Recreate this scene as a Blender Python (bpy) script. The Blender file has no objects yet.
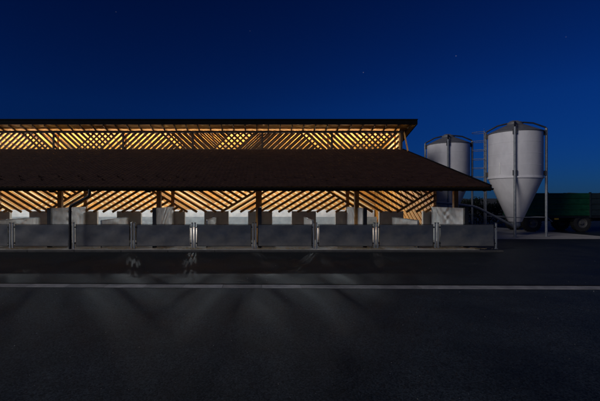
import bpy, math, random
from mathutils import Vector, Matrix
R = math.radians
rnd = random.Random(7)
sc = bpy.context.scene
col = sc.collection

# ------------------------------------------------------------------ mesh builder
class MB:
    def __init__(s, org=(0, 0, 0)):
        s.v = []; s.f = []; s.o = Vector(org)
    def add(s, vs, fs):
        n = len(s.v)
        s.v += [Vector(p) - s.o for p in vs]
        s.f += [tuple(i + n for i in f) for f in fs]
        return s
    def box(s, x0, x1, y0, y1, z0, z1):
        v = [(x0, y0, z0), (x1, y0, z0), (x1, y1, z0), (x0, y1, z0),
             (x0, y0, z1), (x1, y0, z1), (x1, y1, z1), (x0, y1, z1)]
        return s.add(v, [(3, 2, 1, 0), (4, 5, 6, 7), (0, 1, 5, 4), (1, 2, 6, 5), (2, 3, 7, 6), (3, 0, 4, 7)])
    def hexa(s, a, b):            # two quads, four points each, same winding
        v = list(a) + list(b)
        return s.add(v, [(3, 2, 1, 0), (4, 5, 6, 7), (0, 1, 5, 4), (1, 2, 6, 5), (2, 3, 7, 6), (3, 0, 4, 7)])
    def bar(s, p, q, w, h, up=(0, 0, 1)):
        p = Vector(p); q = Vector(q); d = (q - p).normalized()
        u = Vector(up)
        if abs(d.dot(u)) > .98: u = Vector((0, 1, 0))
        a = d.cross(u).normalized() * (w / 2); b = a.cross(d).normalized() * (h / 2)
        return s.hexa([p - a - b, p + a - b, p + a + b, p - a + b], [q - a - b, q + a - b, q + a + b, q - a + b])
    def tube(s, pts, r, n=10, cap=True):
        pts = [Vector(p) for p in pts]
        rings = []
        prev = None
        for i, p in enumerate(pts):
            if i == 0: d = pts[1] - p
            elif i == len(pts) - 1: d = p - pts[-2]
            else: d = (pts[i + 1] - p).normalized() + (p - pts[i - 1]).normalized()
            d.normalize()
            if prev is None:
                u = Vector((0, 0, 1)) if abs(d.z) < .9 else Vector((1, 0, 0))
                a = d.cross(u).normalized()
            else:
                a = (prev - d * prev.dot(d)).normalized()
            prev = a
            b = d.cross(a)
            rr = r[i] if isinstance(r, (list, tuple)) else r
            rings.append([p + (a * math.cos(2 * math.pi * k / n) + b * math.sin(2 * math.pi * k / n)) * rr for k in range(n)])
        vs = [q for g in rings for q in g]
        fs = []
        for i in range(len(pts) - 1):
            for k in range(n):
                fs.append((i * n + k, i * n + (k + 1) % n, (i + 1) * n + (k + 1) % n, (i + 1) * n + k))
        if cap:
            fs.append(tuple(range(n))[::-1]); fs.append(tuple((len(pts) - 1) * n + k for k in range(n)))
        return s.add(vs, fs)
    def lathe(s, c, prof, n=48, ax='z'):   # prof: (r, t) along axis
        vs = []; fs = []
        c = Vector(c)
        for (r, t) in prof:
            for k in range(n):
                a = 2 * math.pi * k / n
                if ax == 'z': vs.append(c + Vector((r * math.cos(a), r * math.sin(a), t)))
                else: vs.append(c + Vector((r * math.cos(a), t, r * math.sin(a))))
        for i in range(len(prof) - 1):
            for k in range(n):
                q = (i * n + k, i * n + (k + 1) % n, (i + 1) * n + (k + 1) % n, (i + 1) * n + k)
                fs.append(q if ax == 'z' else q[::-1])
        return s.add(vs, fs)
    def build(s, name, mat, parent=None, smooth=False, bevel=0, angle=35):
        me = bpy.data.meshes.new(name)
        me.from_pydata([tuple(p) for p in s.v], [], s.f)
        me.materials.append(mat)
        if smooth:
            me.polygons.foreach_set('use_smooth', [True] * len(me.polygons))
            me.set_sharp_from_angle(angle=R(angle))
        me.update()
        o = bpy.data.objects.new(name, me); col.objects.link(o)
        if parent is not None:
            o.parent = parent
            # geometry is given in world space relative to s.o = the thing's base
        else:
            o.location = s.o
        if bevel:
            m = o.modifiers.new('bevel', 'BEVEL'); m.width = bevel; m.segments = 2; m.limit_method = 'ANGLE'
        return o

def tag(o, label=None, cat=None, group=None, kind=None):
    if label: o['label'] = label
    if cat: o['category'] = cat
    if group: o['group'] = group
    if kind: o['kind'] = kind
    return o
def thing(name, loc, label, cat, group=None):
    o = bpy.data.objects.new(name, None); o.empty_display_size = .2
    col.objects.link(o); o.location = loc
    return tag(o, label, cat, group)
def copy_thing(src, loc, label):
    c = src.copy(); col.objects.link(c); c.location = loc; c['label'] = label
    def rec(a, b):
        for ch in list(a.children):
            d = ch.copy(); col.objects.link(d); d.parent = b; rec(ch, d)
    rec(src, c)
    return c

# ------------------------------------------------------------------ materials
def mat(name, c1, c2=None, rough=.7, scale=8, detail=6, bump=0, bscale=40, metal=0, spec=.5,
        rough2=None, stretch=(1, 1, 1), lo=.35, hi=.65, bdist=.01):
    m = bpy.data.materials.new(name); m.use_nodes = True
    nt = m.node_tree; N = nt.nodes; L = nt.links
    b = N['Principled BSDF']
    b.inputs['Roughness'].default_value = rough
    b.inputs['Metallic'].default_value = metal
    b.inputs['Specular IOR Level'].default_value = spec
    b.inputs['Base Color'].default_value = (*c1, 1)
    tc = N.new('ShaderNodeTexCoord'); mp = N.new('ShaderNodeMapping')
    mp.inputs['Scale'].default_value = stretch
    L.new(tc.outputs['Object'], mp.inputs['Vector'])
    m['mp'] = mp.name
    if c2:
        n = N.new('ShaderNodeTexNoise'); n.inputs['Scale'].default_value = scale; n.inputs['Detail'].default_value = detail
        n.inputs['Roughness'].default_value = .62
        L.new(mp.outputs['Vector'], n.inputs['Vector'])
        r = N.new('ShaderNodeValToRGB'); r.color_ramp.elements[0].position = lo; r.color_ramp.elements[1].position = hi
        r.color_ramp.elements[0].color = (*c1, 1); r.color_ramp.elements[1].color = (*c2, 1)
        L.new(n.outputs['Fac'], r.inputs['Fac']); L.new(r.outputs['Color'], b.inputs['Base Color'])
        if rough2 is not None:
            mr = N.new('ShaderNodeMapRange'); mr.inputs['From Min'].default_value = lo; mr.inputs['From Max'].default_value = hi
            mr.inputs['To Min'].default_value = rough; mr.inputs['To Max'].default_value = rough2
            L.new(n.outputs['Fac'], mr.inputs['Value']); L.new(mr.outputs['Result'], b.inputs['Roughness'])
    if bump:
        n2 = N.new('ShaderNodeTexNoise'); n2.inputs['Scale'].default_value = bscale; n2.inputs['Detail'].default_value = 5
        L.new(mp.outputs['Vector'], n2.inputs['Vector'])
        bp = N.new('ShaderNodeBump'); bp.inputs['Strength'].default_value = bump; bp.inputs['Distance'].default_value = bdist
        L.new(n2.outputs['Fac'], bp.inputs['Height']); L.new(bp.outputs['Normal'], b.inputs['Normal'])
    return m

M = {}
def asphalt(name, c1, c2, rough, bump, gs):
    m = mat(name, c1, c2, rough, .7, 9, 0, rough2=min(1, rough + .12), spec=.08, lo=.3, hi=.72)
    nt = m.node_tree; N = nt.nodes; L = nt.links; b = N['Principled BSDF']; mp = N[m['mp']]
    base = b.inputs['Base Color'].links[0].from_socket
    vo = N.new('ShaderNodeTexVoronoi'); vo.inputs['Scale'].default_value = gs
    L.new(mp.outputs['Vector'], vo.inputs['Vector'])
    rr = N.new('ShaderNodeValToRGB'); rr.color_ramp.elements[0].color = (.45, .45, .45, 1); rr.color_ramp.elements[1].color = (1.9, 1.9, 1.9, 1)
    rr.color_ramp.elements[0].position = .2
    L.new(vo.outputs['Color'], rr.inputs['Fac'])
    mx = N.new('ShaderNodeMix'); mx.data_type = 'RGBA'; mx.blend_type = 'MULTIPLY'; mx.inputs['Factor'].default_value = 1
    L.new(base, mx.inputs[6]); L.new(rr.outputs['Color'], mx.inputs[7]); L.new(mx.outputs[2], b.inputs['Base Color'])
    n2 = N.new('ShaderNodeTexNoise'); n2.inputs['Scale'].default_value = 9; n2.inputs['Detail'].default_value = 8
    L.new(mp.outputs['Vector'], n2.inputs['Vector'])
    b1 = N.new('ShaderNodeBump'); b1.inputs['Strength'].default_value = bump; b1.inputs['Distance'].default_value = .006; b1.invert = True
    L.new(vo.outputs['Distance'], b1.inputs['Height'])
    b2 = N.new('ShaderNodeBump'); b2.inputs['Strength'].default_value = .35; b2.inputs['Distance'].default_value = .012
    L.new(n2.outputs['Fac'], b2.inputs['Height']); L.new(b2.outputs['Normal'], b1.inputs['Normal'])
    L.new(b1.outputs['Normal'], b.inputs['Normal'])
    return m
M['asphalt'] = asphalt('asphalt', (.013, .018, .023), (.037, .047, .057), .55, .35, 55)
M['yard'] = asphalt('yard_asphalt', (.012, .0155, .019), (.028, .034, .040), .55, .3, 60)
M['soil'] = mat('field_soil', (.03, .032, .02), (.05, .05, .03), .9, .3, 6, .5, 5)
M['concrete'] = mat('concrete', (.27, .265, .25), (.40, .39, .37), .82, 2.2, 8, .3, 45)
M['apron'] = mat('apron_concrete', (.30, .29, .27), (.45, .43, .40), .85, .9, 8, .3, 30)
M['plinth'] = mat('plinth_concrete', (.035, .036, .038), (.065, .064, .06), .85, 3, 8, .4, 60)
M['kerb'] = mat('kerb_concrete', (.20, .20, .20), (.34, .335, .33), .75, 3, 8, .4, 60)
M['partition'] = mat('stained_concrete', (.48, .50, .51), (.84, .86, .86), .75, 2.6, 9, .3, 40, lo=.3, hi=.7)
M['divider'] = mat('pvc_board', (.62, .64, .63), (.84, .86, .85), .55, 3, 8, .1, 40)
M['block'] = mat('block_wall', (.40, .365, .31), (.50, .46, .40), .9, 3, 8, .4, 30)
M['white'] = mat('white_wall', (.62, .63, .60), (.80, .80, .78), .7, 2.5, 8, .1, 30, lo=.2)
M['painted'] = mat('washed_wall', (.28, .29, .29), (.38, .39, .39), .7, 2.5, 8)
M['greyboard'] = mat('grey_board', (.085, .10, .11), (.14, .16, .17), .6, 2, 8)
M['orange'] = mat('lit_pine', (.30, .115, .010), (.42, .18, .020), .65, 5, 8, .2, 30)
M['cream'] = mat('pale_boarding', (.60, .41, .16), (.72, .54, .26), .7, 3, 8)
M['wood'] = mat('pine_timber', (.42, .20, .048), (.58, .31, .09), .65, 5, 8, .2, 30, stretch=(1, 1, 1))
M['slat'] = mat('larch_slat', (.30, .14, .035), (.44, .22, .065), .7, 6, 8, .2, 30)
M['deck'] = mat('roof_boarding', (.54, .22, .026), (.66, .31, .046), .65, 4, 8, .15, 30, stretch=(.5, 4, 1))
M['umber'] = mat('brown_rafter', (.10, .05, .018), (.17, .088, .032), .75, 6, 8)
M['darkwood'] = mat('dark_timber', (.05, .035, .022), (.09, .062, .04), .8, 6, 8)
M['tile'] = mat('brown_tile', (.030, .014, .010), (.052, .026, .018), .75, 2.2, 9, .3, 25, spec=.2)
M['fascia'] = mat('dark_sheet_metal', (.004, .004, .005), (.008, .008, .009), .8, 3, 6, spec=.08)
M['darkmetal'] = mat('black_steel', (.02, .022, .026), (.035, .037, .042), .45, 4, 6, metal=.5)
M['galv'] = mat('galvanised_steel', (.20, .22, .24), (.32, .34, .36), .5, 7, 8, metal=.5, rough2=.6)
M['panel'] = mat('weathered_dark_board', (.044, .056, .078), (.095, .098, .106), .5, 1.1, 6, .15, 5, rough2=.7, lo=.36, hi=.78, stretch=(1, 1, 1.8), bdist=.03)
M['silo'] = mat('fibreglass', (.70, .69, .70), (.80, .79, .80), .38, 2.2, 8, .06, 12, rough2=.5, stretch=(1, 1, .5), spec=.45)
M['silocap'] = mat('silo_roof', (.11, .115, .13), (.17, .17, .18), .5, 3, 8)
M['green'] = mat('green_paint', (.004, .060, .022), (.007, .092, .035), .4, 4, 8, .05, 30, rough2=.6)
M['bluegrey'] = mat('dark_tarpaulin', (.01, .022, .026), (.018, .032, .036), .6, 4, 8)
M['rubber'] = mat('tyre_rubber', (.018, .018, .018), (.03, .03, .03), .85, 9, 6)
M['rim'] = mat('rim_paint', (.08, .08, .08), (.13, .13, .125), .5, 9, 6)
M['amber'] = mat('amber_plastic', (.75, .42, .03), None, .3)
M['straw'] = mat('brightened_dirty_straw', (.22, .16, .08), (.50, .40, .22), .9, 12, 8, .5, 60)  # dirty straw, colour lightened to stand in for light leaking under the gates
M['leaf'] = mat('hedge_leaf', (.02, .035, .012), (.045, .07, .022), .7, 2, 4)
M['bark'] = mat('hedge_bark', (.06, .045, .03), (.09, .07, .05), .9, 8, 4)
M['glass'] = mat('lamp_glass', (.25, .27, .3), None, .15)
def emat(name, c, s):
    m = bpy.data.materials.new(name); m.use_nodes = True
    b = m.node_tree.nodes['Principled BSDF']
    b.inputs['Base Color'].default_value = (.8, .8, .8, 1)
    b.inputs['Emission Color'].default_value = (*c, 1); b.inputs['Emission Strength'].default_value = s
    return m
M['tube'] = emat('lit_tube', (1, .93, .82), 12)

def island(m, lo, hi):
    nt = m.node_tree; N = nt.nodes; L = nt.links; b = N['Principled BSDF']
    base = b.inputs['Base Color'].links[0].from_socket
    g = N.new('ShaderNodeNewGeometry'); r = N.new('ShaderNodeMapRange')
    r.inputs['To Min'].default_value = lo; r.inputs['To Max'].default_value = hi
    L.new(g.outputs['Random Per Island'], r.inputs['Value'])
    mx = N.new('ShaderNodeMix'); mx.data_type = 'RGBA'; mx.blend_type = 'MULTIPLY'; mx.inputs['Factor'].default_value = 1
    L.new(base, mx.inputs[6]); L.new(r.outputs['Result'], mx.inputs[7]); L.new(mx.outputs[2], b.inputs['Base Color'])
for k_ in ('slat', 'orange', 'umber', 'wood', 'kerb'): island(M[k_], .72, 1.25)
def splash(m, c, top):
    nt = m.node_tree; N = nt.nodes; L = nt.links; b = N['Principled BSDF']
    base = b.inputs['Base Color'].links[0].from_socket
    tc_ = N.new('ShaderNodeTexCoord'); sx_ = N.new('ShaderNodeSeparateXYZ'); L.new(tc_.outputs['Object'], sx_.inputs[0])
    oi = N.new('ShaderNodeObjectInfo'); va = N.new('ShaderNodeVectorMath'); va.operation = 'ADD'
    L.new(tc_.outputs['Object'], va.inputs[0]); L.new(oi.outputs['Location'], va.inputs[1])
    n_ = N.new('ShaderNodeTexNoise'); n_.inputs['Scale'].default_value = 1.7; n_.inputs['Detail'].default_value = 5; n_.inputs['Roughness'].default_value = .65
    L.new(va.outputs['Vector'], n_.inputs['Vector'])
    mr = N.new('ShaderNodeMapRange'); mr.inputs['From Min'].default_value = .2; mr.inputs['From Max'].default_value = top
    mr.inputs['To Min'].default_value = .30; mr.inputs['To Max'].default_value = -.10
    L.new(sx_.outputs['Z'], mr.inputs['Value'])
    ad_ = N.new('ShaderNodeMath'); ad_.operation = 'ADD'; L.new(n_.outputs['Fac'], ad_.inputs[0]); L.new(mr.outputs['Result'], ad_.inputs[1])
    r_ = N.new('ShaderNodeValToRGB'); r_.color_ramp.elements[0].position = .45; r_.color_ramp.elements[1].position = .95
    L.new(ad_.outputs['Value'], r_.inputs['Fac'])
    mx = N.new('ShaderNodeMix'); mx.data_type = 'RGBA'; L.new(r_.outputs['Color'], mx.inputs['Factor'])
    mx.inputs[7].default_value = (*c, 1); L.new(base, mx.inputs[6]); L.new(mx.outputs[2], b.inputs['Base Color'])
splash(M['panel'], (.15, .145, .135), 1.0)

# ------------------------------------------------------------------ setting: ground
def sheet(name, pts, z, m, kind='structure'):
    b = MB(); n = len(pts)
    b.add([(x, y, z) for x, y in pts], [tuple(range(n))])
    return tag(b.build(name, m), kind=kind)
sheet('ground', [(-3000, -3000), (3000, -3000), (3000, 3000), (-3000, 3000)], -.012, M['soil'])
KA = .0190
def ky(x, y0): return y0 - KA * x
sheet('road', [(-90, -60), (90, -60), (90, ky(90, 10.05)), (-90, ky(-90, 10.05))], 0, M['asphalt'])
sheet('yard', [(-90, ky(-90, 10.56)), (90, ky(90, 10.56)), (90, 62), (-90, 62)], -.001, M['yard'])
b = MB()
x = -40.0
while x < 60:                              # concrete strip in one metre stones
    x2 = x + .994
    b.hexa([(x, ky(x, 10.05), -.02), (x2, ky(x2, 10.05), -.02), (x2, ky(x2, 10.40), -.02), (x, ky(x, 10.40), -.02)],
           [(x, ky(x, 10.05), .012), (x2, ky(x2, 10.05), .012), (x2, ky(x2, 10.40), .012), (x, ky(x, 10.40), .012)])
    x += 1.0
tag(b.build('kerb_strip', M['kerb'], bevel=.004), kind='structure')
b = MB()
b.hexa([(-40, ky(-40, 10.405), -.03), (60, ky(60, 10.405), -.03), (60, ky(60, 10.555), -.03), (-40, ky(-40, 10.555), -.03)],
       [(-40, ky(-40, 10.405), -.008), (60, ky(60, 10.405), -.008), (60, ky(60, 10.555), -.008), (-40, ky(-40, 10.555), -.008)])
tag(b.build('drain_channel', M['fascia']), kind='structure')
sheet('concrete_pad', [(9.9, 22.7), (21.2, 22.9), (20.4, 27.2), (19.0, 33.5), (9.9, 33.5)], .004, M['apron'])
b = MB(); rs = random.Random(21)
for i in range(900):
    y = 3.5 + 12 * rs.random() ** 1.3; x = rs.uniform(-12, 14); s_ = rs.uniform(.003, .011)
    c = Vector((x, y, s_ * .5))
    v = [c + Vector((rs.gauss(0, 1), rs.gauss(0, 1), rs.gauss(0, .5))).normalized() * s_ for _ in range(4)]
    b.add(v, [(0, 1, 2), (0, 2, 3), (0, 3, 1), (1, 3, 2)])
tag(b.build('grit', M['concrete']), 'small pale stones scattered over the dark asphalt', 'grit', kind='stuff')
# far low hills
b = MB(); vs = []; fs = []; n = 120
for i in range(n + 1):
    a = R(-75 + 150 * i / n); rr = 640
    h = 9.5 + 3.5 * math.sin(i * .21) + 1.8 * math.sin(i * .57 + 1) + 1.0 * math.sin(i * 1.9)
    vs += [(rr * math.sin(a) * .8, rr * math.cos(a) * .8, -1), (rr * math.sin(a), rr * math.cos(a), h), (rr * 1.5 * math.sin(a), rr * 1.5 * math.cos(a), -1)]
for i in range(n):
    for k in range(2):
        fs.append((i * 3 + k, i * 3 + k + 1, (i + 1) * 3 + k + 1, (i + 1) * 3 + k))
b.add(vs, fs); tag(b.build('hills', M['soil'], smooth=True, angle=80), kind='structure')

# ------------------------------------------------------------------ barn
BAY = 4.74; X0 = -.10
XL = X0 - 6 * BAY; XE = 9.36; XV = 9.62       # left end, gable plane, verge
bays = [X0 + BAY * k for k in range(-6, 3)]
EY, EZ, SL = 16.8, 2.77, .274
CY = 27.3
MY = 26.6; FW = 40.0; FY = 43.4; XM = 10.3
def rz(y): return EZ + SL * (y - EY)
def uz(y): return 7.27 - SL * (y - MY)          # underside of the rear roof plane
MID = 30.85
barn = thing('barn', (0, 30.85, 0), 'long timber pig barn with brown tiled roof, lit slatted walls and tall clerestory', 'barn')
BO = (0, 30.85, 0)
def P(name, mb, m, parent=None, **k):
    return mb.build(name, M[m], parent or barn, **k)

# tiled front roof: courses and pantile waves
b = MB(BO); vs = []; fs = []
tw = .21; seg = 4
nx = int((XV - XL + .3) / tw * seg)
course = .31
dy = course / math.sqrt(1 + SL * SL)
ny = int((CY - .02 - EY) / dy) + 1
prof = [0.0, .012, .018, .012]
for j in range(ny):
    y0 = EY + j * dy; y1 = min(y0 + dy * 1.06, CY - .02)
    base = len(vs)
    jit = [rnd.uniform(-.004, .004) for _ in range(nx // seg + 3)]
    for i in range(nx + 1):
        xx = XL - .3 + i * tw / seg
        hh = prof[i % 4] + jit[i // seg]
        vs += [(xx, y0, rz(y0) + .045 + hh - .035), (xx, y0, rz(y0) + .055 + hh), (xx, y1, rz(y1) + .022 + hh)]
    for i in range(nx):
        a = base + i * 3
        fs += [(a, a + 3, a + 4, a + 1), (a + 1, a + 4, a + 5, a + 2)]
b.add(vs, fs)
roof = P('roof', b, 'tile', smooth=True, angle=50)
# snow guards, two staggered rows
g = MB(); g.box(-.02, .02, -.02, .02, -.01, .085)
g.box(-.02, .02, .02, .2, -.01, .006); g.bar((0, .01, .075), (0, .16, .005), .012, .012)
gm = bpy.data.meshes.new('snow_guard'); gm.from_pydata([tuple(p) for p in g.v], [], g.f); gm.materials.append(M['tile'])
for row, (yy, off) in enumerate(((17.72, 0), (18.35, .45))):
    xx = -13.4 + off
    while xx < XV - .2:
        o = bpy.data.objects.new('snow_guard', gm); col.objects.link(o); o.parent = roof
        o.location = Vector((xx, yy, rz(yy) + .085)) - Vector(BO); o.rotation_euler = (math.atan(SL), 0, 0)
        xx += .9
# roof deck (soffit boarding) front and the back slope
b = MB(BO)
def slab(mb, xa, xb, ya, za, yb, zb, t):
    mb.hexa([(xa, ya, za - t), (xb, ya, za - t), (xb, yb, zb - t), (xa, yb, zb - t)], [(xa, ya, za), (xb, ya, za), (xb, yb, zb), (xa, yb, zb)])
slab(b, XL - .25, XV - .05, EY + .03, rz(EY + .03) - .01, CY - .06, rz(CY - .06) - .01, .03)
P('roof_boarding', b, 'deck')
# lean-to rafters
for i in range(42):
    xx = XV - .2 - i * .92
    if xx < XL: break
    b = MB(BO); slab(b, xx - .05, xx + .05, EY + .12, rz(EY + .12) - .045, CY - .1, rz(CY - .1) - .045, .18)
    P('rafter', b, 'wood')
# fascia, gutter
b = MB(BO); b.box(XL - .3, XV - .01, EY - .03, EY + .02, 2.60, 2.765); P('fascia', b, 'fascia')
b = MB(BO); n = 9
vs = []; fs = []
for xx in (XL - .3, XV + .02):
    for k in range(n):
        a = math.pi + math.pi * k / (n - 1)
        vs.append((xx, EY - .105 + .07 * math.cos(a), 2.715 + .085 * math.sin(a)))
    for k in range(n):
        a = 2 * math.pi - math.pi * k / (n - 1)
        vs.append((xx, EY - .105 + .064 * math.cos(a), 2.715 + .079 * math.sin(a)))
m2 = 2 * n
for k in range(m2):
    fs.append((k, (k + 1) % m2, m2 + (k + 1) % m2, m2 + k))
fs.append(tuple(range(m2))[::-1]); fs.append(tuple(range(m2, 2 * m2)))
b.add(vs, fs); P('gutter', b, 'fascia', smooth=True)
# downpipe with swan neck
b = MB(BO)
b.tube([(-7.20, EY - .10, 2.66), (-7.20, EY - .10, 2.46), (-7.25, EY - .08, 2.38), (-8.16, 17.12, 1.99), (-8.23, 17.15, 1.90), (-8.23, 17.15, .12)], .062, 12)
pipe = P('downpipe', b, 'darkmetal', smooth=True)
for zz in (.45, 1.7):
    b = MB(BO); b.lathe((-8.23, 17.15, zz), [(.064, 0), (.075, 0), (.075, .05), (.064, .05)], 16)
    P('pipe_clip', b, 'darkmetal', pipe)
# verge board
b = MB(BO); slab(b, XV - .045, XV + .03, EY, rz(EY) + .09, CY, rz(CY) + .09, .22); P('verge_board', b, 'fascia')
# front posts, plates and braces
for k, xx in enumerate(bays):
    b = MB(BO); b.box(xx - .2, xx, 19.1, 19.3, .1, rz(19.2) - .25); P('post', b, 'wood', bevel=.008)
b = MB(BO); b.box(XL, XV - .1, 19.09, 19.31, rz(19.2) - .245, rz(19.2) - .03 - .19); P('eaves_beam', b, 'wood')

# block wall with openings
OC = [X0 + BAY / 4 * (2 * i + 1) for i in range(-12, 4)]
OW = .53; WZ = 1.62
edges = [XL] + [e for c in OC for e in (c - OW, c + OW)] + [XE]
edges = sorted(edges)
for i in range(0, len(edges) - 1, 2):
    if edges[i + 1] - edges[i] > .02:
        b = MB(BO); b.box(edges[i], edges[i + 1], 21.66, 21.86, .08, WZ); P('wall', b, 'block', bevel=.006)
# sill plate over the wall and posts of the inner row
for xx in bays:
    b = MB(BO); b.box(xx - .09, xx + .09, 21.68, 21.84, WZ, rz(21.7) - .22); P('post', b, 'wood')

# ---- slatted zigzag screens
def screen(x0, x1, z0, z1, y, V, L, per, t, pitch, w, th, xa, xb, cut=.04):
    """slats of a zigzag: V = foot of a rising boundary, L = head of a falling one; returns MB of slats whose foot lies in [xa, xb)"""
    mb = MB(BO)
    h = z1 - z0
    def slat(px, pz, qx, qz):
        d = Vector((qx - px, 0, qz - pz)).normalized()
        p = Vector((px, y, pz)) - d * cut; q = Vector((qx, y, qz)) + d * cut
        jy = rnd.uniform(-.004, .004)
        p.y += jy; q.y += jy
        mb.bar(p, q, th, w * rnd.uniform(.94, 1.05), up=(-d.z, 0, d.x))
    kmin = int((x0 - V) / per) - 2; kmax = int((x1 - V) / per) + 2
    for k in range(kmin, kmax + 1):
        xv = V + k * per; xl = L + k * per
        if xl < xv: xl += per
        c = xv                                   # rising slats
        while True:
            zt = min(z1, (xl - c) * t / 2 + (z0 + z1) / 2)
            if zt <= z0 + .05: break
            zt = min(zt, z0 + (x1 - c) * t)
            if xa <= c < xb and c > x0 and zt > z0 + .05: slat(c, z0, c + (zt - z0) / t, zt)
            c += pitch
        xn = xv + per
        c = xl                                   # falling slats
        while True:
            zb = max(z0, (c - xn) * t / 2 + (z0 + z1) / 2)
            if zb >= z1 - .05: break
            zb = max(zb, z1 - (x1 - c) * t)
            fx = c + (z1 - zb) / t
            if xa <= fx < xb and c > x0 and zb < z1 - .05: slat(c, z1, fx, zb)
            c += pitch
    return mb
ext = [-1e9] + bays[1:-1] + [1e9]
for i in range(len(ext) - 1):
    mb = screen(XL, XE - .02, WZ - .02, rz(21.6) - .2, 21.60, -2.17, 1.62, 2 * BAY, .60, .515, .125, .045, ext[i], ext[i + 1])
    if mb.f: P('lattice_screen', mb, 'slat')
    mb = screen(XL, XE - .05, 5.62, 6.90, CY, -1.60, 2.53, 2 * BAY, .93, .40, .135, .045, ext[i], ext[i + 1])
    if mb.f: P('clerestory_lattice', mb, 'umber')
    mb = screen(XL, XE - .05, 5.62, 6.90, CY + .42, -3.47, 3.15, 2 * BAY, .93, .40, .12, .045, ext[i], ext[i + 1])
    if mb.f: P('inner_lattice', mb, 'umber')
# far wall: slats on white boarding
b = MB(BO); b.box(XL, XE, FW + .05, FW + .12, .05, uz(FW) - .02); P('rear_wall', b, 'cream')
IW = 33.0
b = MB(BO); b.box(XL, XE - .06, IW + .05, IW + .10, .05, 3.88); P('inner_boarding', b, 'cream')
mb = screen(XL, XE - .1, 1.3, 3.80, IW, -5.3, -2.4, 3 * BAY, .60, .66, .215, .05, -1e9, 1e9, cut=.02)
P('inner_wall_lattice', mb, 'orange')
# gable wall, outside boards and inside slats
b = MB(BO)
gp = [(21.66, .05), (FW, .05), (FW, uz(FW) - .01), (CY + .02, uz(CY) - .01), (CY + .02, rz(CY) - .08), (21.66, rz(21.66) - .08)]
b.add([(XE + .03, y, z) for y, z in gp] + [(XE + .08, y, z) for y, z in gp],
      [(0, 1, 2, 3, 4, 5), (11, 10, 9, 8, 7, 6)] + [(i, i + 6, (i + 1) % 6 + 6, (i + 1) % 6) for i in range(6)])
P('gable_wall', b, 'cream')
b = MB(BO)
c = 14.0
while c < 46:
    za, zb = .45, 3.5
    ya, yb = c, c + (zb - za) / .62
    lo = max(ya, 22.0); hi = min(yb, FW - .1)
    if hi - lo > .3:
        b.bar((XE - .01, lo, za + (lo - ya) * .62), (XE - .01, hi, za + (hi - ya) * .62), .05, .2, up=(0, -.53, .85))
    c += .62
P('gable_lattice', b, 'orange')
# white inner wall and grey pen board
b = MB(BO); b.box(XL, XE - .15, 32.78, 32.86, .05, 1.44); P('inner_wall', b, 'painted')
b = MB(BO); b.box(XL, XE - .2, 31.9, 31.94, .05, .90); P('pen_board', b, 'greyboard')
# inner floor
b = MB(BO); b.box(XL, XE, 17.18, FW, -.02, .085); P('floor_slab', b, 'concrete')
# pens: cross beams inside and roof trusses as plain ties
for xx in bays[1:]:
    b = MB(BO); b.bar((xx, 21.9, 4.0), (xx, 38.2, 4.0), .12, .24); P('tie_beam', b, 'wood')
    b = MB(BO); b.box(xx - .08, xx + .08, CY + .8, CY + .96, 4.13, uz(CY + .9) - .02); P('king_post', b, 'wood')
# clerestory posts, plates
for xx in bays:
    b = MB(BO); b.box(xx + .05, xx + .19, CY - .07, CY - .025, 5.60, 6.90); P('clerestory_post', b, 'darkwood')
b = MB(BO); b.box(XL, XE + .22, CY - .10, CY + .08, 6.80, 6.945); P('wall_plate', b, 'darkwood')
b = MB(BO); b.box(XL, XE + .05, CY - .09, CY + .06, 5.55, 5.70); P('sill_plate', b, 'darkwood')
b = MB(BO); b.bar((9.68, CY - .02, 6.88), (9.60, 26.3, rz(26.3) + .06), .07, .09); P('brace', b, 'wood')
b = MB(BO); b.bar((XE + .02, CY - .05, 6.8), (XE + .02, CY - .05, 5.6), .10, .10); P('corner_post', b, 'wood')
# rear roof plane with its overhang above the clerestory
b = MB(BO); slab(b, XL - .25, XM - .03, MY + .05, uz(MY + .05) + .03, FY - .05, uz(FY - .05) + .03, .03); P('soffit_boarding', b, 'deck')
for i in range(52):
    xx = XM - .42 - .787 * i
    if xx < XL: break
    b = MB(BO); slab(b, xx - .035, xx + .035, MY + .06, uz(MY + .06) - .004, 41.5, uz(41.5) - .004, .10); P('rafter', b, 'umber')
b = MB(BO); slab(b, XL - .3, XM, MY, uz(MY) + .20, FY, uz(FY) + .20, .16); P('rear_roof', b, 'tile')
b = MB(BO); b.box(XL - .3, XM + .02, MY - .05, MY - .005, uz(MY) - .03, uz(MY) + .27); P('fascia', b, 'fascia')
b = MB(BO); b.box(XL - .3, XM + .04, MY - .09, MY + .10, uz(MY) + .275, uz(MY) + .34); P('ridge_cap', b, 'fascia')
b = MB(BO); slab(b, XM + .003, XM + .045, MY, uz(MY) + .24, FY, uz(FY) + .24, .24); P('verge_board', b, 'fascia')

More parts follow.
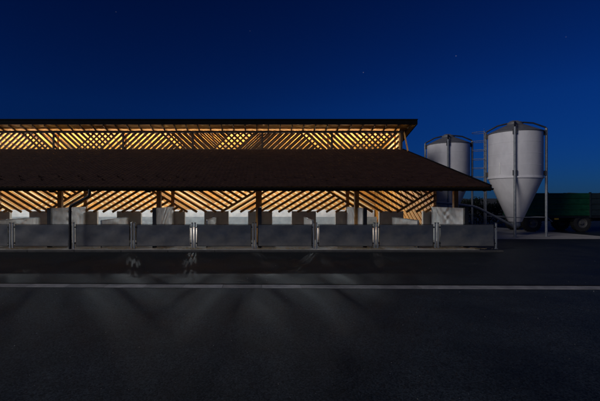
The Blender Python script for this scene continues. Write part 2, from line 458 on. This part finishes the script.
# ------------------------------------------------------------------ kerb under the fence + straw
b = MB((0, 17.3, 0))
xx = -30.0
while xx < 10.2:
    b.box(xx, min(xx + 1.99, 10.3), 17.04, 17.17, -.02, .078); xx += 2.0
tag(b.build('plinth_kerb', M['plinth'], bevel=.012), kind='structure')
b = MB((0, 17.4, .09)); rs = random.Random(3)
for i in range(6500):
    x = rs.uniform(-13.5, 10.2); y = rs.choice([rs.gauss(17.3, .08), rs.uniform(17.2, 17.9)]); y = max(17.06, y)
    if math.sin(x * 1.7) + math.sin(x * 4.1 + 1) + rs.gauss(0, .8) < -.2: continue
    a = rs.uniform(0, math.pi); l = rs.uniform(.03, .12); z = .098 + rs.uniform(0, .03)
    dx, dy = math.cos(a) * l / 2, math.sin(a) * l / 2; nx_, ny_ = -math.sin(a) * .006, math.cos(a) * .006
    b.add([(x - dx - nx_, y - dy - ny_, z), (x + dx - nx_, y + dy - ny_, z + .012), (x + dx + nx_, y + dy + ny_, z + .016), (x - dx + nx_, y - dy + ny_, z + .004)], [(0, 1, 2, 3)])
tag(b.build('straw', M['straw']), 'loose straw and dirt lying along the kerb under the dark gates', 'straw', kind='stuff')

# ------------------------------------------------------------------ fence: gates and posts
GY = 17.55; GP = 2.665; G0 = -.33
gaps = [G0 + GP * k for k in range(-5, 5)]
ordw = ['leftmost', 'second', 'third', 'fourth', 'fifth', 'sixth', 'seventh', 'eighth', 'ninth']
def make_gate(x, label, seed):
    w = GP - .30
    t = thing('gate', (x, GY, 0), label, 'gate', 'dark board gates in front of the pens')
    o = (x, GY, 0); rg = random.Random(seed)
    # slightly buckled board
    b = MB(o); nx, nz = 26, 12; vs = []; fs = []
    ph = [rg.uniform(0, 6) for _ in range(6)]
    def wob(u, v):
        return .010 * math.sin(u * 5 + ph[0] + v * 3) + .007 * math.sin(u * 11 + ph[1] - v * 6) + .006 * math.sin(v * 9 + ph[2] + u * 4) + .004 * math.sin(u * 19 + v * 13 + ph[3])
    for side in (0, 1):
        for i in range(nx + 1):
            for j in range(nz + 1):
                u = i / nx; v = j / nz
                vs.append((x - w / 2 + .02 + (w - .04) * u, GY - .012 + .02 * side + wob(u, v) * 1.0, .21 + .92 * v))
    q = nz + 1; s2 = (nx + 1) * q
    for i in range(nx):
        for j in range(nz):
            a = i * q + j
            fs.append((a, a + q, a + q + 1, a + 1)); fs.append((s2 + a + 1, s2 + a + q + 1, s2 + a + q, s2 + a))
    b.add(vs, fs)
    b.build('board', M['panel'], t, smooth=True, angle=60)
    b = MB(o)
    b.tube([(x - w / 2, GY + .035, .2), (x - w / 2, GY + .035, 1.15), (x + w / 2, GY + .035, 1.15), (x + w / 2, GY + .035, .2), (x - w / 2, GY + .035, .2)], .019, 8)
    b.build('frame', M['darkmetal'], t, smooth=True)
    for sx in (-1, 1):
        for zz in (.33, 1.03):
            b = MB(o); b.box(x + sx * (w / 2 + .055) - .06, x + sx * (w / 2 + .055) + .06, GY - .022, GY + .04, zz - .028, zz + .028)
            b.build('hinge', M['darkmetal'], t)
    return t
for i in range(9):
    x = (gaps[i] + gaps[i + 1]) / 2
    if i == 0: lb = 'dark board gate cut by the left edge of the photo, leftmost of the row'
    elif i == 1: lb = 'dark brownish board gate just left of the black downpipe'
    elif i == 2: lb = 'dark board gate just right of the black downpipe'
    elif i == 8: lb = 'last dark board gate on the right, closest to the feed silos'
    else: lb = ['', '', '', 'fourth', 'fifth', 'sixth', 'seventh', 'eighth'][i] + ' dark board gate from the left in the row before the pens'
    make_gate(x, lb, i * 7 + 1)
where = ['at the left edge of the photo', 'left of the brownish gate', 'just right of the black downpipe', 'between the third and fourth gates', 'between the fourth and fifth gates',
         'between the fifth and sixth gates', 'between the sixth and seventh gates', 'between the seventh and eighth gates', 'between the last two gates on the right', 'at the right end of the fence by the silos']
for i, x in enumerate(gaps[1:], 1):
    for j, dx in enumerate((-.062, .062)):
        if i == 9 and j == 1: continue
        px = x + dx
        lb = ('galvanised square gate post ' + ['left', 'right'][j] + ' of the pair ' + where[i]) if i < 9 else 'single galvanised gate post at the right end of the fence by the silos'
        t = thing('gate_post', (px, GY, 0), lb, 'post', 'galvanised posts between the gates')
        o = (px, GY, 0)
        b = MB(o); b.box(px - .03, px + .03, GY - .03, GY + .03, .085, 1.22); b.build('shaft', M['galv'], t, bevel=.006)
        b = MB(o); b.box(px - .034, px + .034, GY - .034, GY + .034, 1.205, 1.235); b.build('cap', M['darkmetal'], t)
        b = MB(o); b.box(px - .055, px + .055, GY - .055, GY + .055, .082, .097); b.build('base_plate', M['galv'], t)

# ------------------------------------------------------------------ pen partitions
def partition(x, label):
    t = thing('partition_wall', (x, 18.05, 0), label, 'partition', 'concrete partitions at the timber posts'); o = (x, 18.05, 0)
    b = MB(o); b.box(x - .07, x + .07, 18.13, 21.58, .085, 1.86); b.build('slab', M['partition'], t, bevel=.01)
    b = MB(o); b.box(x - .085, x + .085, 17.98, 18.125, .085, 1.87)
    b.build('end_post', M['darkmetal'], t)
pl = {-2: 'tall stained concrete partition behind the black downpipe', -1: 'tall stained concrete partition below the second timber post from the left',
      0: 'tall concrete partition seen edge on below the middle timber post', 1: 'tall concrete partition below the fourth timber post from the left', 2: 'tall concrete partition at the right gable end beside the silos'}
for k in range(-2, 3):
    partition(X0 + BAY * k if k < 2 else 9.2, pl[k])
def divider(x, label):
    t = thing('pen_divider', (x, 18.0, 0), label, 'divider', 'low pale pen dividers'); o = (x, 18.0, 0)
    b = MB(o); b.box(x - .025, x + .025, 18.0, 21.5, .12, 1.28); b.build('board', M['divider'], t)
    b = MB(o); b.bar((x, 17.98, 1.30), (x, 21.55, 1.30), .07, .04); b.build('top_rail', M['galv'], t)
    b = MB(o); b.box(x - .03, x + .03, 17.93, 17.99, .085, 1.32); b.build('end_post', M['galv'], t)
dl = {-3: 'low pale pen divider at the left edge behind the first gate', -2: 'low pale pen divider behind the gate right of the downpipe', -1: 'low pale pen divider behind the fifth gate from the left',
      0: 'low pale pen divider seen edge on behind the paired posts near the middle', 1: 'low pale pen divider behind the second gate from the right'}
for k in range(-3, 2): divider(X0 + BAY * (k + .5), dl[k])

# unlit floodlights under the eave
for x, lb in ((-9.55, 'small dark floodlight under the eave left of the downpipe'), (-5.18, 'small dark floodlight under the eave right of the downpipe')):
    y = 18.2; z = 2.63
    t = thing('floodlight', (x, y, z), lb, 'lamp', 'small dark floodlights under the eave'); o = (x, y, z)
    b = MB(o); b.box(x - .12, x + .12, y - .05, y + .05, z - .07, z + .07); b.build('housing', M['darkmetal'], t, bevel=.01)
    b = MB(o); b.box(x - .10, x + .10, y + .051, y + .056, z - .055, z + .055); b.build('glass', M['glass'], t)
    b = MB(o); b.bar((x, y, z + .07), (x, y, rz(y) - .04), .03, .03); b.build('bracket', M['galv'], t)

# ------------------------------------------------------------------ lamps in the barn
ORD = ['nearest the silos'] + [w_ + ' from the silo end' for w_ in 'second third fourth fifth sixth seventh eighth ninth tenth eleventh twelfth thirteenth fourteenth fifteenth'.split()]
POW = 390; UPOW = 100
lamp_src = None
for row, yy in enumerate((28.2,)):
    for k in range(15):
        x = 7.45 - BAY / 2 * k
        z = 3.55
        lb = 'lit tube lamp hanging inside the barn, ' + ORD[k]
        if lamp_src is None:
            t = thing('tube_lamp', (x, yy, z), lb, 'lamp', 'tube lamps inside the barn'); o = (x, yy, z)
            b = MB(o); b.box(x - .62, x + .62, yy - .05, yy + .05, z, z + .06); b.build('housing', M['divider'], t)
            b = MB(o); b.tube([(x - .58, yy, z - .022), (x + .58, yy, z - .022)], .018, 8); b.build('tube', M['tube'], t)
            b = MB(o)
            for s in (-.5, .5): b.bar((x + s, yy, z + .06), (x + s, yy, 5.1), .01, .01)
            b.build('cable', M['darkmetal'], t)
            b = MB(o); b.box(x - 1.17, x + 1.17, yy - .62, yy - .60, z - .16 - .095, z + .62); b.build('road_light_blocker', M['darkmetal'], t)  # unseen board added to keep lamp light off the foreground road
            lamp_src = t
        else:
            t = copy_thing(lamp_src, (x, yy, z), lb)
        for dx in (-.13, .13):
            ld = bpy.data.lights.new('tube_light', 'POINT'); ld.energy = (POW if k % 2 else .26 * POW) / 2; ld.color = (.84, .94, 1); ld.shadow_soft_size = .05
            lo = bpy.data.objects.new('tube_light', ld); col.objects.link(lo); lo.parent = t; lo.location = (dx, 0, -.16)
up_src = None
for k in range(-6, 2):
    x = X0 + BAY * (k + .5); yy = 28.35; z = 5.62
    lb = 'uplight behind the upper slatted wall, ' + ['at the silo end', 'second from the silo end', 'third from the silo end', 'fourth from the silo end', 'fifth from the silo end', 'sixth from the silo end', 'seventh from the silo end', 'eighth from the silo end'][1 - k]
    if up_src is None:
        t = thing('uplight', (x, yy, z), lb, 'lamp', 'uplights behind the upper slatted wall'); o = (x, yy, z)
        b = MB(o); b.box(x - 2.2, x + 2.2, yy - .09, yy - .07, z, z + .07); b.box(x - 2.2, x + 2.2, yy + .07, yy + .09, z, z + .07); b.box(x - 2.2, x + 2.2, yy - .07, yy + .07, z, z + .01)
        b.build('trough', M['divider'], t)
        b = MB(o); b.tube([(x - 2.1, yy, z + .03), (x + 2.1, yy, z + .03)], .016, 8); b.build('tube', M['tube'], t)
        b = MB(o); b.bar((x - BAY / 2, yy, z - .03), (x + BAY / 2, yy, z - .03), .06, .05); b.build('carrier', M['galv'], t)
        up_src = t
    else: t = copy_thing(up_src, (x, yy, z), lb)
    ld = bpy.data.lights.new('uplight_tube', 'AREA'); ld.shape = 'RECTANGLE'; ld.size = 4.3; ld.size_y = .1; ld.energy = UPOW; ld.color = (1, .86, .66)
    lo = bpy.data.objects.new('uplight_tube', ld); col.objects.link(lo); lo.parent = t; lo.location = (0, 0, .08); lo.rotation_euler = (math.pi, 0, 0)

# ------------------------------------------------------------------ silos
def silo(x, y, label, ladder):
    t = thing('feed_silo', (x, y, 0), label, 'silo', 'pale feed silos beside the barn'); o = (x, y, 0)
    r = 1.49; th = math.atan2(x, y)
    b = MB(o); b.lathe(o, [(.36, .86), (.39, .89), (r - .02, 3.56), (r, 3.62), (r, 6.42), (r - .03, 6.47)], 72); b.build('hopper_body', M['silo'], t, smooth=True, angle=25)
    b = MB(o); b.lathe(o, [(r + .001, 3.56), (r + .035, 3.57), (r + .035, 3.67), (r + .001, 3.68)], 72); b.build('band', M['silo'], t, smooth=True)
    b = MB(o); b.lathe(o, [(r + .03, 6.40), (r + .04, 6.46), (.47, 6.98), (.44, 7.0), (.44, 7.10), (.38, 7.14), (0, 7.15)], 72)
    rf = b.build('roof', M['silocap'], t, smooth=True, angle=20)
    b = MB(o); b.box(x - .25, x + .1, y - .2, y + .15, 7.12, 7.22); b.build('hatch', M['silocap'], rf)
    b = MB(o); b.lathe(o, [(.30, .855), (.30, .62), (.2, .5), (0, .48)], 24); b.build('outlet_boot', M['galv'], t, smooth=True)
    rl = r + .13
    for k in range(4):
        a = -th + math.pi / 2 * k - math.pi / 2      # one leg faces the yard
        dx, dy = math.cos(a), math.sin(a)
        dirv = Vector((dx, dy, 0))
        b = MB(o)
        b.tube([Vector(o) + dirv * rl + Vector((0, 0, z)) for z in (.02, 6.62)], .072, 12)
        lg = b.build('leg', M['galv'], t, smooth=True)
        b = MB(o); b.tube([Vector(o) + dirv * rl + Vector((0, 0, 6.60)), Vector(o) + dirv * (rl - .06) + Vector((0, 0, 6.68)), Vector(o) + dirv * .95 + Vector((0, 0, 7.0)), Vector(o) + dirv * .42 + Vector((0, 0, 7.1))], .05, 10)
        b.build('top_stay', M['darkmetal'], lg, smooth=True)
        b = MB(o); c = Vector(o) + dirv * rl; b.lathe(c, [(.0, .0), (.17, .006), (.17, .022), (.07, .024)], 16); b.build('foot_plate', M['galv'], lg)
        for zz in (3.72, 6.2):
            b = MB(o)
            c = Vector(o) + dirv * (rl - .065)
            side = Vector((-dy, dx, 0))
            p0 = c - side * .12; p1 = c + side * .12
            b.bar(p0 + Vector((0, 0, zz + .15)), p1 + Vector((0, 0, zz + .15)), .12, .30)
            b.build('bracket', M['darkmetal'], lg)
    for zz in (4.35, 5.05, 5.75):
        b = MB(o); b.lathe(o, [(r, zz - .012), (r + .008, zz - .006), (r + .008, zz + .006), (r, zz + .012)], 72); b.build('seam', M['silo'], t, smooth=True)
    # ring brace between legs
    for k in range(4):
        a0 = -th + math.pi / 2 * k - math.pi / 2; a1 = a0 + math.pi / 2
        b = MB(o); b.tube([(x + rl * math.cos(a0), y + rl * math.sin(a0), 1.18), (x + rl * math.cos(a1), y + rl * math.sin(a1), 1.18)], .022, 8)
        b.build('tie_rod', M['galv'], t, smooth=True)
    # sight strip
    a = -math.pi / 2 - th - .55
    c = Vector((x + (r + .004) * math.cos(a), y + (r + .004) * math.sin(a), 0)); side = Vector((-math.sin(a), math.cos(a), 0))
    b = MB(o); b.bar(c + Vector((0, 0, 3.85)), c + Vector((0, 0, 4.55)), .10, .03, up=side.cross(Vector((0, 0, 1)))); b.build('sight_window', M['white'], t)
    if ladder:
        a = -math.pi / 2 - th - math.pi / 2          # left leg
        c = Vector((x + (rl + .08) * math.cos(a), y + (rl + .08) * math.sin(a), 0)); out = Vector((math.cos(a), math.sin(a), 0)); side = Vector((-math.sin(a), math.cos(a), 0))
        b = MB(o)
        for s in (-.2, .2): b.tube([c + side * s + Vector((0, 0, .5)), c + side * s + Vector((0, 0, 6.75))], .018, 6)
        z = .7
        while z < 6.9:
            b.tube([c - side * .2 + Vector((0, 0, z)), c + side * .2 + Vector((0, 0, z))], .012, 6); z += .28
        ldr = b.build('ladder', M['galv'], t, smooth=True)
        for i in range(7):
            z = 3.15 + .585 * i
            pts = []
            for q in range(15):
                w = -math.pi / 2 + math.pi * q / 14
                pts.append(c + side * (.34 * math.sin(w)) + out * (.72 * math.cos(w)) + Vector((0, 0, z + .02 * math.sin(w * 2))))
            b = MB(o); b.tube(pts, .016, 6); b.build('cage_hoop', M['galv'], ldr, smooth=True)
    return t
silo(16.0, 25.3, 'large pale feed silo on four galvanised legs, front one with ladder hoops on its left', True)
silo(14.15, 30.4, 'pale feed silo partly hidden behind the barn roof edge, rear of the two', False)
b = MB((15.8, 25.2, .6))
b.tube([(16.0, 25.2, .56), (15.7, 25.2, .66), (13.55, 25.0, 1.72), (13.2, 24.95, 1.83), (12.0, 24.8, 1.98), (XE + .1, 24.5, 2.15)], .075, 12)
tag(b.build('feed_auger', M['galv'], smooth=True), 'pale feed pipe slanting from the front silo foot up to the barn', 'pipe')
b = MB((14.1, 30.4, .6))
b.tube([(14.15, 30.3, .56), (13.9, 30.2, .66), (12.4, 29.6, 1.75), (12.1, 29.4, 1.85), (XE + .1, 28.8, 2.25)], .07, 12)
tag(b.build('feed_auger', M['galv'], smooth=True), 'feed pipe leading from the rear silo into the barn gable', 'pipe')

# ------------------------------------------------------------------ trailer
TY = 28.0
tr = thing('farm_trailer', (20.6, TY + 1.1, 0), 'green farm tipping trailer with ribbed sides parked behind the front silo', 'trailer'); o = (20.6, TY + 1.1, 0)
def ribbed(mb, xa, xb, y, z0, z1, n, s=1):
    # horizontal rolled profile
    zs = []; h = (z1 - z0) / n
    for i in range(n):
        zz = z0 + i * h
        zs += [(zz, 0), (zz + h * .12, .035), (zz + h * .62, .035), (zz + h * .74, 0)]
    zs.append((z1, 0))
    vs = []; fs = []
    for (z, d) in zs: vs += [(xa, y - s * d, z), (xb, y - s * d, z)]
    for i in range(len(zs) - 1): fs.append((2 * i, 2 * i + 1, 2 * i + 3, 2 * i + 2) if s > 0 else (2 * i + 2, 2 * i + 3, 2 * i + 1, 2 * i))
    k = len(vs)
    vs += [(xa, y + s * .04, z0), (xb, y + s * .04, z0), (xa, y + s * .04, z1), (xb, y + s * .04, z1)]
    fs += [(k, k + 2, k + 3, k + 1), (k + 2, len(zs) * 2 - 2, len(zs) * 2 - 1, k + 3), (k, k + 1, 1, 0)]
    mb.add(vs, fs)
for xa, xb, m in ((18.45, 19.9, 'green'), (20.02, 22.9, 'green'), (23.02, 25.6, 'bluegrey')):
    b = MB(o); ribbed(b, xa, xb, TY, 1.12, 2.72, 4); b.build('side_board', M[m], tr)
    b = MB(o); ribbed(b, xa, xb, TY + 2.35, 1.12, 2.72, 4, -1); b.build('side_board', M[m], tr)
for xx in (18.40, 19.96, 22.96, 25.66):
    for yy in (TY - .01, TY + 2.36):
        b = MB(o); b.box(xx - .055, xx + .055, yy - .06, yy + .06, 1.0, 2.78); b.build('stanchion', M['green'] if xx < 22 else M['bluegrey'], tr, bevel=.01)
for xx, m in ((18.36, 'green'), (25.68, 'bluegrey')):
    b = MB(o); b.box(xx - .03, xx + .03, TY + .05, TY + 2.3, 1.12, 2.72); b.build('end_board', M[m], tr)
b = MB(o); b.box(18.32, 25.7, TY - .03, TY + 2.38, .98, 1.11); b.build('bed', M['darkmetal'], tr)
b = MB(o)
for yy in (TY + .65, TY + 1.7): b.box(18.45, 25.5, yy - .06, yy + .06, .74, .97)
b.build('chassis', M['darkmetal'], tr)
wheel_src = None
def wheel(x, y, s):
    w = bpy.data.objects.new('wheel', None); col.objects.link(w); w.parent = tr
    w.location = Vector((x, y, .62)) - Vector(o)
    b = MB(); n = 40
    prof = [(.33, -.16 * s), (.36, -.19 * s), (.52, -.20 * s), (.60, -.17 * s), (.62, -.10 * s), (.62, .10 * s), (.60, .17 * s), (.52, .2 * s), (.36, .19 * s), (.33, .16 * s)]
    b.lathe((0, 0, 0), prof, n, 'y')
    for k in range(26):
        a = 2 * math.pi * k / 26; d = Vector((math.cos(a), 0, math.sin(a)))
        q = Vector((-math.sin(a), 0, math.cos(a)))
        b.bar(d * .625 + Vector((0, -.19, 0)) - q * .03, d * .625 + Vector((0, .19, 0)) + q * .03, .05, .03, up=d)
    b.build('tyre', M['rubber'], w, smooth=True)
    b = MB(); b.lathe((0, 0, 0), [(.335, -.17 * s), (.31, -.15 * s), (.29, -.06 * s), (.16, -.03 * s), (.13, -.10 * s), (.11, -.16 * s), (0, -.165 * s)], 32, 'y'); b.lathe((0, 0, 0), [(.335, .17 * s), (.3, .1 * s), (0, .1 * s)], 32, 'y')
    b.build('rim', M['rim'], w, smooth=True)
for xx in (18.98, 22.45):
    for yy, s in ((TY + .2, 1), (TY + 2.1, -1)): wheel(xx, yy, s)
    b = MB(o); b.tube([(xx, TY + .25, .62), (xx, TY + 2.05, .62)], .06, 8); b.build('axle', M['darkmetal'], tr)
b = MB(o)
for q in range(9):
    a0 = R(15 + 150 * q / 9); a1 = R(15 + 150 * (q + 1) / 9)
    b.bar((22.45 + .73 * math.cos(a0), TY + .2, .62 + .5 * math.sin(a0)), (22.45 + .73 * math.cos(a1), TY + .2, .62 + .5 * math.sin(a1)), .42, .02, up=(0, 0, 1))
b.build('mudguard', M['darkmetal'], tr)
b = MB(o); b.box(20.45, 20.75, TY - .04, TY + .0, .86, .97); b.build('marker_light', M['amber'], tr)
b = MB(o); b.bar((19.85, TY - .02, 1.1), (20.3, TY - .02, .72), .05, .07); b.build('support_strut', M['galv'], tr)
b = MB(o); b.bar((18.4, TY + 1.1, .8), (17.0, TY + 1.1, .55), .14, .14); b.build('drawbar', M['darkmetal'], tr)

# ------------------------------------------------------------------ hedge behind the silos
hd = thing('hedge', (19.6, 35.5, 0), 'dark leafy hedge behind the feed silos', 'hedge'); o = (19.6, 35.5, 0)
b = MB(o); rs = random.Random(11)
for i in range(9000):
    x = rs.uniform(16.5, 23.0); y = 35.5 + rs.gauss(0, .55)
    top = 2.05 + .3 * math.sin(x * 2.1) + .2 * math.sin(x * 5.3 + 1)
    z = top * (1 - abs(rs.gauss(0, .45)))
    if z < .1: continue
    z += rs.gauss(0, .06)
    s = rs.uniform(.04, .10); n1 = Vector((rs.gauss(0, 1), rs.gauss(0, 1), rs.gauss(0, 1))).normalized(); u = n1.orthogonal().normalized(); v = n1.cross(u)
    c = Vector((x, y, z))
    b.add([c - u * s, c - v * s * .55, c + u * s, c + v * s * .55], [(0, 1, 2, 3)])
b.build('foliage', M['leaf'], hd)
b = MB(o)
for i in range(22):
    x = 16.7 + i * .29; b.tube([(x, 35.5, 0), (x + rs.gauss(0, .15), 35.5 + rs.gauss(0, .2), 1.2), (x + rs.gauss(0, .3), 35.5 + rs.gauss(0, .3), 2.1)], [.03, .02, .008], 5)
b.build('stem', M['bark'], hd)

# ------------------------------------------------------------------ sky, moon, camera
SUN_EL, SUN_AZ = 22.0, 56.0        # light comes from behind-left of the viewer (azimuth measured from -Y towards -X)
w = bpy.data.worlds.new('World'); sc.world = w; w.use_nodes = True
nt = w.node_tree; N = nt.nodes; L = nt.links
bg = N['Background']
sky = N.new('ShaderNodeTexSky'); sky.sky_type = 'NISHITA'; sky.sun_disc = False
src = Vector((-math.sin(R(SUN_AZ)) * math.cos(R(SUN_EL)), -math.cos(R(SUN_AZ)) * math.cos(R(SUN_EL)), math.sin(R(SUN_EL))))
sky.sun_elevation = R(SUN_EL); sky.sun_rotation = math.atan2(src.x, src.y)
sky.altitude = 600; sky.air_density = 1.0; sky.dust_density = 0; sky.ozone_density = 6
gm_ = N.new('ShaderNodeGamma'); gm_.inputs['Gamma'].default_value = 1.6
mul = N.new('ShaderNodeMix'); mul.data_type = 'RGBA'; mul.blend_type = 'MULTIPLY'; mul.inputs['Factor'].default_value = 1
mul.inputs[7].default_value = (.013, .070, .152, 1)
L.new(sky.outputs['Color'], gm_.inputs['Color']); L.new(gm_.outputs['Color'], mul.inputs[6])
# a few faint stars, fixed directions far away
tc = N.new('ShaderNodeTexCoord')
sx = N.new('ShaderNodeSeparateXYZ'); L.new(tc.outputs['Generated'], sx.inputs[0])
hr = N.new('ShaderNodeValToRGB'); L.new(sx.outputs['Z'], hr.inputs['Fac'])
hr.color_ramp.elements[0].position = 0.0; hr.color_ramp.elements[0].color = (.6, .34, .50, 1)
hr.color_ramp.elements[1].position = .22; hr.color_ramp.elements[1].color = (1, 1, 1, 1)
hz = N.new('ShaderNodeMix'); hz.data_type = 'RGBA'; hz.blend_type = 'MULTIPLY'; hz.inputs['Factor'].default_value = 1
L.new(mul.outputs[2], hz.inputs[6]); L.new(hr.outputs['Color'], hz.inputs[7])
last = hz.outputs[2]
for (px, py, br) in ((363.3, 72.5, 1.0), (456, 56, .8), (116, 12, .35), (250, 31, .25), (566, 37, .3)):
    d = Vector(((px - 262) / 400, 1, (200.5 - py) / 400)).normalized()
    dp = N.new('ShaderNodeVectorMath'); dp.operation = 'DOT_PRODUCT'; dp.inputs[1].default_value = d
    nv = N.new('ShaderNodeVectorMath'); nv.operation = 'NORMALIZE'
    L.new(tc.outputs['Generated'], nv.inputs[0]); L.new(nv.outputs['Vector'], dp.inputs[0])
    gt = N.new('ShaderNodeMath'); gt.operation = 'GREATER_THAN'; gt.inputs[1].default_value = math.cos(.0011)
    L.new(dp.outputs['Value'], gt.inputs[0])
    ml = N.new('ShaderNodeMath'); ml.operation = 'MULTIPLY'; ml.inputs[1].default_value = br * 1.2
    L.new(gt.outputs['Value'], ml.inputs[0])
    ad = N.new('ShaderNodeMix'); ad.data_type = 'RGBA'; ad.blend_type = 'ADD'; ad.inputs['Factor'].default_value = 1
    L.new(last, ad.inputs[6]); L.new(ml.outputs['Value'], ad.inputs[7])
    last = ad.outputs[2]
L.new(last, bg.inputs['Color'])
bg.inputs['Strength'].default_value = .05

sd = bpy.data.lights.new('moon', 'SUN'); sd.energy = 1.15; sd.angle = R(24); sd.color = (1, .95, .9)
so = bpy.data.objects.new('moon', sd); col.objects.link(so)
so.rotation_euler = (-src).to_track_quat('-Z', 'Y').to_euler()

cd = bpy.data.cameras.new('camera'); cam = bpy.data.objects.new('camera', cd); col.objects.link(cam)
cam.location = (0, 0, 2.2); cam.rotation_euler = (R(90), 0, 0)
cd.sensor_width = 36; cd.lens = 24.0; cd.shift_x = 38 / 600; cd.shift_y = 0
cd.clip_end = 6000; cd.clip_start = .1
sc.camera = cam
vs_ = sc.view_settings
vs_.view_transform = 'Standard'; vs_.look = 'None'; vs_.exposure = 0; vs_.gamma = 1
vs_.use_curve_mapping = False
sc.render.engine = 'CYCLES'
sc.cycles.use_denoising = True
sc.cycles.max_bounces = 6
